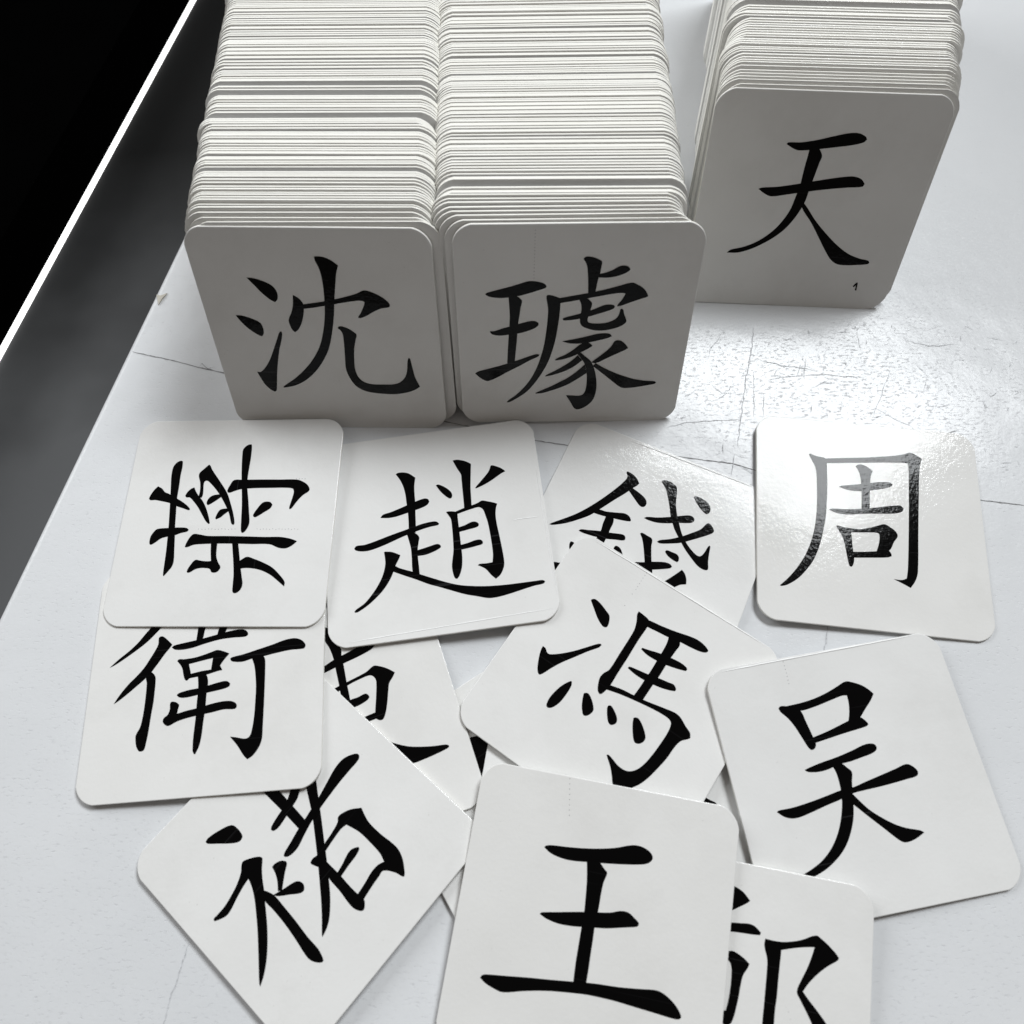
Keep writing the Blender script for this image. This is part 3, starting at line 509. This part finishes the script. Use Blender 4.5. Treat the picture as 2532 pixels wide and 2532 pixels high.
 [(640,90),(660,75),(720,73),(850,88),(1000,100),(1150,103),(1290,95),(1390,77),(1460,72),(1530,90),(1590,130),(1618,175),(1610,210),(1570,238),(1500,247),(1350,245),(1200,237),(1050,225),(900,213),(800,190),(700,145)],
 [(1025,215),(1130,222),(1185,290),(1207,318),(1200,350),(1175,410),(1155,500),(1135,620),(1115,720),(1095,810),(1080,920),(1060,1050),(1040,1190),(1020,1310),(1015,1340),(900,1330),(905,1280),(925,1120),(950,970),(975,820),(1000,680),(1015,520),(1025,380)],
 [(598,690),(620,677),(750,675),(1000,673),(1230,680),(1330,665),(1400,680),(1450,725),(1490,770),(1490,795),(1470,808),(1350,815),(1200,822),(1050,812),(900,803),(770,780),(660,735)],
 [(62,1265),(85,1240),(130,1236),(300,1250),(500,1265),(700,1285),(900,1302),(1100,1320),(1300,1350),(1500,1368),(1640,1378),(1700,1400),(1780,1465),(1840,1540),(1873,1610),(1870,1632),(1845,1643),(1780,1630),(1650,1590),(1450,1530),(1250,1470),(1050,1425),(850,1400),(650,1385),(450,1387),(265,1397),(180,1360),(110,1315)],
])],
'K': [(1760,2130,4.2,[
 [(218,250),(270,275),(330,320),(398,408),(370,430),(290,470),(190,515),(120,520),(150,400),(200,300)],
 [(50,630),(185,632),(300,640),(390,647),(450,675),(510,740),(500,765),(420,758),(300,740),(175,725),(50,715)],
 [(90,945),(150,935),(215,928),(290,970),(350,1020),(390,1065),(370,1110),(325,1180),(300,1280),(275,1420),(250,1530),(225,1620),(190,1688),(140,1700),(95,1650),(90,1600),(105,1550),(145,1545),(175,1420),(195,1290),(205,1150),(200,1080),(180,1035),(145,1010),(90,1000)],
 [(555,800),(630,820),(720,835),(720,930),(705,1080),(690,1230),(675,1400),(655,1550),(645,1690),(640,1850),(630,2000),(560,2080),(510,2000),(515,1850),(522,1690),(540,1500),(555,1330),(570,1150),(575,1020),(545,870)],
 [(630,830),(780,835),(930,815),(1080,768),(1140,805),(1230,890),(1318,1000),(1305,1030),(1210,1085),(1110,1160),(1010,1260),(945,1350),(1000,1430),(1100,1560),(1190,1690),(1240,1790),(1230,1860),(1160,1850),(1080,1800),(1040,1690),(980,1560),(920,1440),(883,1350),(930,1230),(990,1110),(1040,980),(1068,890),(970,890),(850,900),(690,925)],
])],
}

# ------------------------------------------------------------------ the setting: table, dark ledge, black panel with a slit of daylight
def ribbon(name, pts, width, z, mat, parent, wander=0.0, seed=0):
    """thin flat mark lying on the table through photo points"""
    rnd = random.Random(seed)
    P = [on_table(x, y) for x, y in pts]
    Q = []
    for a, b in zip(P[:-1], P[1:]):
        m = max(2, int(np.linalg.norm(b - a) / 0.02))
        for i in range(m): Q.append(a + (b - a) * i / m)
    Q.append(P[-1])
    V, F = [], []
    for i, q in enumerate(Q):
        d = Q[min(i+1, len(Q)-1)] - Q[max(i-1, 0)]
        d = d / (np.linalg.norm(d) + 1e-9); nrm = np.array([-d[1], d[0], 0])
        end = min(i, len(Q) - 1 - i) / 3
        w = width * (0.45 + 0.55 * rnd.random()) * min(1, 0.25 + end) / 2
        q = q + nrm * wander * (rnd.random() - 0.5)
        for s in (-1, 1): V.append((*((q + nrm * s * w)[:2] * W), z * W))
        if i: F.append((2*i-2, 2*i, 2*i+1, 2*i-1))
    me = mesh(name, V, F)
    if me.polygons and me.polygons[0].normal.z < 0: me.flip_normals()
    return link(name, me, [mat], parent)

EA, EB = on_table(318, 857)[:2], on_table(447, 591)[:2]         # left edge of the table
ed = (EB - EA) / np.linalg.norm(EB - EA); en = np.array([-ed[1], ed[0]])     # en points off the table
def table():
    R = 0.035; TH = 0.30
    prof = [(6.0 * -1, 0.0)]
    prof = []                                                   # (distance off the edge line, z)
    prof.append((-9.0, 0.0))
    for i in range(9):
        a = math.radians(90 - 90 * i / 8)
        prof.append((-R + R * math.cos(a), -R + R * math.sin(a)))
    prof.append((0.0, -TH)); prof.append((-9.0, -TH))
    V, F = [], []
    s0, s1 = -9.0, 9.0
    for s in (s0, s1):
        for d, z in prof:
            q = EA + ed * s + en * d
            V.append((q[0] * W, q[1] * W, z * W))
    n = len(prof)
    for i in range(n):
        j = (i + 1) % n
        F.append((i, j, n + j, n + i))
    F.append(tuple(reversed(range(n)))); F.append(tuple(range(n, 2 * n)))
    me = mesh('table', V, F)
    import bmesh
    bm = bmesh.new(); bm.from_mesh(me); bmesh.ops.recalc_face_normals(bm, faces=bm.faces); bm.to_mesh(me); bm.free()
    o = link('table', me, [M_TABLE]); o['kind'] = 'structure'
    return o
TABLE = table()

def crop(x0, y0, sc, pts): return [(x0 + x / sc, y0 + y / sc) for x, y in pts]
ribbon('crack', [(327,870),(430,892),(490,908),(552,922),(850,990),(1316,1088),(1405,1102),(1672,1129),(1810,1146),(1875,1165),(2250,1215),(2532,1250)], 0.0065, 0.0012, M_CRACK, TABLE, 0.0025, 1)
c3 = (1600, 700, 3.019)
ribbon('crack', crop(310,2000,3.631,[(575,1190),(500,1420),(470,1530),(415,1650),(395,1750),(340,1930),(300,2050)]), 0.005, 0.0012, M_SCUFF, TABLE, 0.006, 2)
ribbon('crack', crop(1640,1380,3.22,[(1312,440),(1305,570),(1295,680),(1275,735),(1270,800)]), 0.006, 0.0016, M_SCUFF, TABLE, 0.006, 3)
for i, (pts, w) in enumerate([
    ([(795,330),(780,500),(740,700),(715,900),(690,1100),(675,1215)], 0.010),
    ([(795,660),(797,900),(800,1000)], 0.005), ([(555,370),(540,410),(470,490),(455,560)], 0.006),
    ([(900,730),(1000,700),(1200,690),(1330,685),(1640,710)], 0.005), ([(150,1080),(280,1045),(370,1035),(530,1025),(690,1020)], 0.006),
    ([(830,570),(1000,615),(1170,635),(1280,660)], 0.005), ([(1815,650),(1750,830),(1680,1010)], 0.005),
    ([(1700,930),(1850,1015),(2000,1090)], 0.004), ([(1185,560),(1170,720)], 0.006), ([(1560,370),(1600,510)], 0.005),
    ([(870,820),(866,1000)], 0.005), ([(650,1280),(640,1350),(630,1435)], 0.012), ([(400,690),(330,700),(280,690)], 0.005),
    ([(480,760),(560,820),(700,825)], 0.005), ([(620,1270),(700,1300),(790,1310)], 0.005), ([(2000,600),(2120,720)], 0.005),
    ([(1900,420),(2100,470),(2300,460)], 0.005)]):
    ribbon('scratch', crop(*c3, pts), w * 0.55, 0.0014 + 0.0001 * i, M_SCUFF, TABLE, 0.006, 10 + i)
ribbon('scratch', crop(310,440,2.927,[(530,1375),(555,1345),(600,1385),(650,1370)]), 0.004, 0.0035, M_CRACK, TABLE, 0.004, 40)

# dense short scuffs worn into the lacquer between the rows and the loose cards
V, F = [], []
rs = random.Random(77)
for i in range(120):
    q = on_table(rs.uniform(1680, 2520), rs.uniform(800, 1180))[:2]
    an = rs.choice([rs.gauss(0.1, 0.25), rs.gauss(1.5, 0.3), rs.uniform(0, 3.1)]); ln = rs.choice([0.008, 0.012, 0.02, 0.035]) * rs.uniform(0.6, 1.3); wd_ = rs.uniform(0.0007, 0.0018)
    d = np.array([math.cos(an), math.sin(an)]); p_ = np.array([-d[1], d[0]])
    z = (0.0042 + i * 0.000004) * W; k = len(V)
    mid = q + p_ * rs.uniform(-0.1, 0.1) * ln
    for pt, w_ in ((q - d * ln, 0.2), (mid, 1.0), (q + d * ln, 0.2)):
        V += [(*((pt - p_ * wd_ * w_) * W), z), (*((pt + p_ * wd_ * w_) * W), z)]
    F += [(k, k+2, k+3, k+1), (k+2, k+4, k+5, k+3)]
sc = link('fine_scuffs', mesh('fine_scuffs', V, F), [M_SCUFF], TABLE); sc['kind'] = 'stuff'

# cream chip lying near the table edge
cv = [on_table(*q) for q in crop(310,440,2.927,[(228,850),(262,858),(305,838),(270,880),(242,920)])]
V = [(q[0]*W, q[1]*W, 0.001*W) for q in cv] + [(q[0]*W, q[1]*W, (0.006 + 0.004*(i % 2))*W) for i, q in enumerate(cv)]
me = mesh('paper_chip', V, [(4,3,2,1,0), (5,6,7,8,9)] + [(i, (i+1) % 5, 5+(i+1) % 5, 5+i) for i in range(5)])
tag(link('paper_chip', me, [M_CHIP]), 'tiny cream paper chip on the white table near its rounded edge', 'paper chip')

LZ = -0.34
def sheet(name, quad, z, mat):
    me = mesh(name, [(q[0]*W, q[1]*W, z*W) for q in quad], [(0, 1, 2, 3)])
    if me.polygons[0].normal.z < 0: me.flip_normals()
    return link(name, me, [mat])
q0, q1 = EA - ed * 9, EA + ed * 14
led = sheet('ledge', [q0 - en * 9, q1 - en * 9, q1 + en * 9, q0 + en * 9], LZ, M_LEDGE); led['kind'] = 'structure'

# slit of daylight at the foot of a black panel
SA, SB = on_table(318, 309, LZ)[:2], on_table(486, 0, LZ)[:2]
sd = (SB - SA) / np.linalg.norm(SB - SA); sn = np.array([-sd[1], sd[0]])
a, b = SA - sd * 7, SA + sd * 8
SW = 0.026
V, F = [], []
def box(V, F, quad, z0, z1):
    k = len(V)
    V += [(q[0]*W, q[1]*W, z0*W) for q in quad] + [(q[0]*W, q[1]*W, z1*W) for q in quad]
    F += [(k+3, k+2, k+1, k), (k+4, k+5, k+6, k+7)] + [(k+i, k+(i+1) % 4, k+4+(i+1) % 4, k+4+i) for i in range(4)]
box(V, F, [a + sn * SW, b + sn * SW, b + sn * (SW + 5), a + sn * (SW + 5)], LZ + 0.0, LZ + 0.35)
panel = link('black_panel', mesh('black_panel', V, F), [M_BLACK])
tag(panel, 'black low panel with a bright slit of daylight along its foot', 'panel')
V, F = [], []
box(V, F, [a, b, b + sn * (SW - 0.001), a + sn * (SW - 0.001)], LZ + 0.001, LZ + 0.02)
link('daylight_slit', mesh('daylight_slit', V, F), [M_DAY], panel)

# ------------------------------------------------------------------ loose cards on the table
POSES = {
 'X2': (0.47172, -0.11029, -0.38397, 0.0115, 0.0, 0.0),
 'X1': (0.00577, 0.1371, 0.4962, 0.02387, 0.01776, -0.00725),
 'C': (0.56315, 1.10052, -0.50368, 0.02424, -0.01249, -0.02267),
 'D': (1.58581, 1.14298, -0.17462, 0.02305, -0.02275, 0.00401),
 'F': (-0.78155, 0.43189, 0.26973, 0.02227, 0.01556, -0.00598),
 'G': (0.39414, 0.49524, -0.674, 0.04955, 0.00125, 0.00182),
 'B': (-0.34702, 1.25538, 0.05975, 0.03906, 0.03312, -0.0269),
 'H': (1.28578, 0.09434, 0.11071, 0.0413, -0.03444, 0.03083),
 'I': (-0.87922, -0.04076, 0.79157, 0.03645, 0.01556, -0.00598),
 'K': (0.6412, -0.66205, -0.24679, 0.0376, 0.01295, 0.0514),
 'J': (0.18785, -0.35491, -0.24846, 0.0598, 0.02667, 0.04792),
 'E': (-1.33288, 0.67441, 0.00855, 0.03274, 0.02885, -0.01655),
 'A': (-1.28884, 1.37001, 1.49102, 0.04624, 0.03058, 0.0051),
}
LABELS = {
 'A': 'white card turned sideways, top edge leaning on the foot of the upright row',
 'B': 'white card printed 趙 (zhao), a long sweeping stroke running under the character',
 'C': 'glossy white card printed 錢 (qian), lower part under a clockwise-tilted card',
 'D': 'white card printed 周 (zhou), window light mirrored so strokes look grey',
 'E': 'white card printed 衛 (wei), its top tucked under the sideways card',
 'F': 'white card printed 陳 (chen), mostly covered, long tapering stroke at bottom showing',
 'G': 'white card printed 馮 (feng) with four slanting dots, tilted clockwise',
 'H': 'white card printed 吳 (wu), an open square box above spreading strokes',
 'I': 'white card printed 褚 (chu), standing diamond-wise on one corner',
 'J': 'white card printed 王 (wang), three horizontal bars joined by one upright',
 'K': 'white card printed 鄭 (zheng), left half hidden under the three-bar card',
 'X1': 'nearly hidden white card with one dark wedge between two tilted cards',
 'X2': 'nearly hidden white card showing a thin sliver beside the open-box card',
}
DOTS = {
 'A': crop(350,1080,4.391,[(x, 1003 + 3*math.sin(x)) for x in list(range(620,1020,36)) + list(range(1255,1700,34))] + [(x, 456) for x in range(1680,1790,32)]),
 'G': crop(1340,1150,4.391,[(1135,1172),(1118,1200),(1098,1228),(1078,1258),(1060,1287),(1040,1318),(1020,1350),(980,1400),(900,1525)]),
 'H': crop(1640,1380,3.22,[(953,827),(963,858),(971,886),(979,914),(986,943),(992,972),(1000,1000)]),
 'J': [(1409 - 0.2*i, 1925 + 13*i) for i in range(8)],
 'S2': crop(1100,520,2.8412,[(640 - 0.03*y, y) for y in range(140,500,24)]),
}
def make_card(key, c, r, u, n, label):
    """c centre of printed face, card widths"""
    base = c - n * T
    rnd = random.Random('bend' + key)
    bend = (rnd.choice([-1, 1]) * rnd.uniform(0.0012, 0.0028), rnd.uniform(0, math.pi))
    o = link('character_card', card_mesh('character_card', 8, bend=bend), [M_FACE, M_EDGE], None, frame(base, r, u, n))
    tag(o, label, 'card', GROUPS.get(key))
    g = link('printed_character', print_mesh('printed_character', GLYPHS[key], c, r, u, n, bend), [M_INK], o)
    if key in DOTS:
        link('dotted_mark', dots_mesh('dotted_mark', DOTS[key], c, r, u, n, 0.0018, bend), [M_DOT], o)
    o['bend'] = bend
    return o
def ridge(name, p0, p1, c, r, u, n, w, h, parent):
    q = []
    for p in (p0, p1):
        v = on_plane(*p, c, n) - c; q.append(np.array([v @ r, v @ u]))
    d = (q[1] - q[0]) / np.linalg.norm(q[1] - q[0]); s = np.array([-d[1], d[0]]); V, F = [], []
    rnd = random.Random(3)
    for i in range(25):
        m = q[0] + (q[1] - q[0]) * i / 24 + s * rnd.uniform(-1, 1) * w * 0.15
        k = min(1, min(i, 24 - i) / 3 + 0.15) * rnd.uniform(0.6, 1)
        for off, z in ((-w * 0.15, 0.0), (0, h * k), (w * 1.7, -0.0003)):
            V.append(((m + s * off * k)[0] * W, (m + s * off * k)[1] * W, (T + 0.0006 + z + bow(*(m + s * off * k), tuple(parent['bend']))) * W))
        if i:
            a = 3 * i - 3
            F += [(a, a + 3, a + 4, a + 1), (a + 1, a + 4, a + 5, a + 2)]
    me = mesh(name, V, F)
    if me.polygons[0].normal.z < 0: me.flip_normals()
    link(name, me, [M_WORN_GLINT], parent)
WORN = {'G': [((1470, 1336), (1885, 1592))], 'H': [((1782, 1662), (2250, 1573))], 'B': [((1378, 1470), (1326, 1160))], 'C': [((1560, 1090), (1868, 1207))]}
GROUPS = {k: 'loose character cards spread on the table' for k in POSES}
for k in POSES:
    x, y, th, a_, b_, c_ = POSES[k]
    n = np.array([-b_, -c_, 1.0]); n /= np.linalg.norm(n)
    r0 = np.array([math.cos(th), math.sin(th), 0.0]); r = r0 - n * (r0 @ n); r /= np.linalg.norm(r)
    cc, uu = np.array([x, y, a_]), np.cross(n, r)
    o = make_card(k, cc, r, uu, n, LABELS[k])
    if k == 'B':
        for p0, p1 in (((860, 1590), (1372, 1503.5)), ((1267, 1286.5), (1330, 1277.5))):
            ridge('film_crease', p0, p1, cc, r, uu, n, 0.0026, 0.0009, o)  # real crease, its glint put in as white colour
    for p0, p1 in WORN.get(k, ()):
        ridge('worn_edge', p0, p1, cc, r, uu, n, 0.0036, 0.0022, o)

# ------------------------------------------------------------------ rows of upright cards leaning back
def standing(x, y, yaw, tilt, roll):
    """(x, y) foot of the printed face"""
    r = np.array([math.cos(yaw), math.sin(yaw), 0.0]); b = np.array([-math.sin(yaw), math.cos(yaw), 0.0])
    u = b * math.sin(tilt) + Z3 * math.cos(tilt)
    n = np.cross(r, u)
    r2 = r * math.cos(roll) + u * math.sin(roll); u2 = u * math.cos(roll) - r * math.sin(roll)
    lift = 0.5 * abs(math.sin(roll)) * 0.9 * math.cos(tilt)
    c = np.array([x, y, 0.0]) + u * (HR / 2)
    return c, r2, u2, n

D2R = math.pi / 180
FRONT = {'S1': (-0.77775275, 1.81700051, -5.38088366*D2R, 24.40965886*D2R, -0.1027*D2R),
         'S2': (0.31201426, 1.75948312, -2.21899888*D2R, 22.03515025*D2R, -1.7*D2R),
         'S3': (1.42729998, 2.33691669, -7.64585672*D2R, 25.1388*D2R, -0.3964*D2R)}
FLABEL = {'S1': 'upright white card printed 沈 (shen), three drops at its left, fronting a row',
          'S2': 'upright white card printed 璩 (qu), dense many-stroke character, fronting a row',
          'S3': 'upright white card printed 天 (tian) with a small number 1 below'}
for k, v in FRONT.items():
    c, r, u, n = standing(*v)
    o = make_card(k, c + np.array([0, 0, 0.007 if k == 'S2' else 0.0015]), r, u, n, FLABEL[k])
    o['group'] = 'cards at the front of the upright rows'
    if k == 'S3':
        one = [(1600, 0, 2.4156, [[(1229,1711),(1250,1690),(1259,1690),(1249,1736),(1240,1736),(1247,1706),(1231,1718)]])]
        link('printed_number', print_mesh('printed_number', one, c, r, u, n, tuple(o['bend'])), [M_INK], o)

SLIM = card_mesh('row_card', 6, e=0.0005)
def row(name_label, group, top0, top1, yaw0, yaw1, tilt0, tilt1, lead, n, seed, jit, side=False):
    """n cards whose upper edges run from top0 to top1: packets pressed together, looser runs, open gaps.
    lead: (distance, sideways, yaw, roll) of the first few cards behind the front one"""
    rnd = random.Random(seed)
    f0, f1 = np.array(top0), np.array(top1)
    lean = lambda s: tilt1 + (tilt0 - tilt1) * math.exp(-s / 0.14)
    L = np.linalg.norm(f1 - f0)
    pos = [tuple(x) for x in lead]
    s = pos[-1][0]
    lat, latt = pos[-1][1], rnd.gauss(0, jit)
    th = T * 1.004 / math.cos(tilt0)
    s += th * 1.1
    packet, loose, dy = rnd.randint(3, 9), 0.1, 0.0
    thick = [rnd.uniform(0.86, 1.0) for _ in range(400)]
    while len(pos) < n and s < L:
        q = s / L
        pos.append((s, lat, yaw0 + (yaw1 - yaw0) * q + dy, 0.0))
        packet -= 1
        th = T * thick[len(pos) - 1] * 1.006 / math.cos(lean(s)) + 0.0003
        s += th * (1 + loose * rnd.uniform(0.4, 1.3))
        if packet <= 0:
            packet = rnd.choice([1, 2, 3, 3, 4, 5, 6, 8])
            s += rnd.choice([0.0022, 0.0025, 0.003, 0.003, 0.004, 0.005, 0.007, 0.011, 0.024]) * rnd.uniform(0.7, 1.1)
            dy = rnd.uniform(-0.16, 0.16) * D2R
            latt = rnd.gauss(0, jit); loose = rnd.choice([0.0, 0.0, 0.0, 0.02, 0.06, 0.14])
        lat += (latt - lat) * 0.75 + rnd.gauss(0, jit * 0.15)
        if side: lat = -abs(lat)
    for i, (s, lat, yaw, roll) in enumerate(pos):
        q = s / L
        tilt = lean(s)
        p = f0 + (f1 - f0) * q + np.array([math.cos(yaw), math.sin(yaw)]) * lat - np.array([-math.sin(yaw), math.cos(yaw)]) * HR * math.sin(tilt)
        c, r, u, nn = standing(p[0], p[1], yaw, tilt, roll)
        kz = thick[i]; ky = 1 + rnd.uniform(-0.004, 0.004)
        o = link('row_card', SLIM, [M_FACE, M_EDGE], None, frame(c + u * (HR / 2 * (ky - 1)) - nn * T * kz, r, u * ky, nn * kz))
        tag(o, name_label, 'card', group)
    return len(pos)

def top_at(p, q, tilt):
    """middle of an upper edge seen between two photo points, for a card leaning by tilt"""
    z = HR * math.cos(tilt)
    return 0.5 * (on_table(*p, z)[:2] + on_table(*q, z)[:2])

def top_of(key):
    x, y, yaw, tilt, _ = FRONT[key]
    return np.array([x, y]) + np.array([-math.sin(yaw), math.cos(yaw)]) * HR * math.sin(tilt)

TB = 9.0 * D2R                                   # the cards further back stand steeper
A1, B1 = top_of('S1') + np.array([0.030, 0.0]), top_at((563, 0), (1078, 0), TB)
n1 = row('white card seen edge-on in the upright row behind the shen card', 'cards filed upright behind the shen card',
         A1, A1 + (B1 - A1) * 1.12, -5.38*D2R, -5.0*D2R, 24.41*D2R, TB,
         [(0.0150, 0.012, -5.2*D2R, 0.3*D2R), (0.0300, -0.008, -5.2*D2R, 0), (0.0460, -0.022, -5.1*D2R, 0), (0.0620, -0.02, -5.1*D2R, 0)], 125, 5, 0.011, True)
A2, B2 = top_of('S2') + np.array([-0.056, 0.004]), top_at((1086, 0), (1625, 0), TB)
LEAD2 = [(0.016 + 0.0160 * i, l + 0.060, yw * D2R, rl * D2R) for i, (l, yw, rl) in enumerate(
    [(-0.03, -2.7, -1.2), (-0.05, -3.2, -0.8), (-0.065, -3.7, -0.5), (-0.07, -4.1, -0.2), (-0.075, -4.5, 0), (-0.075, -4.7, 0)])]
n2 = row('white card seen edge-on in the upright row behind the qu card', 'cards filed upright behind the qu card',
         A2, A2 + (B2 - A2) * 1.12, -4.8*D2R, -4.5*D2R, 22.04*D2R, TB, LEAD2, 125, 8, 0.005)
A3 = top_of('S3') + np.array([0.01, 0.0]); B3 = A3 + np.array([0.126, 0.515])
n3 = row('white card seen edge-on in the upright row behind the tian card', 'cards filed upright behind the tian card',
         A3, A3 + (B3 - A3) * 4.0, -7.65*D2R, -8.6*D2R, 25.14*D2R, 10.0*D2R, [(0.0145, 0.01, -7.7*D2R, 0), (0.029, -0.005, -7.8*D2R, 0)], 150, 13, 0.010)
print('row cards', n1, n2, n3)
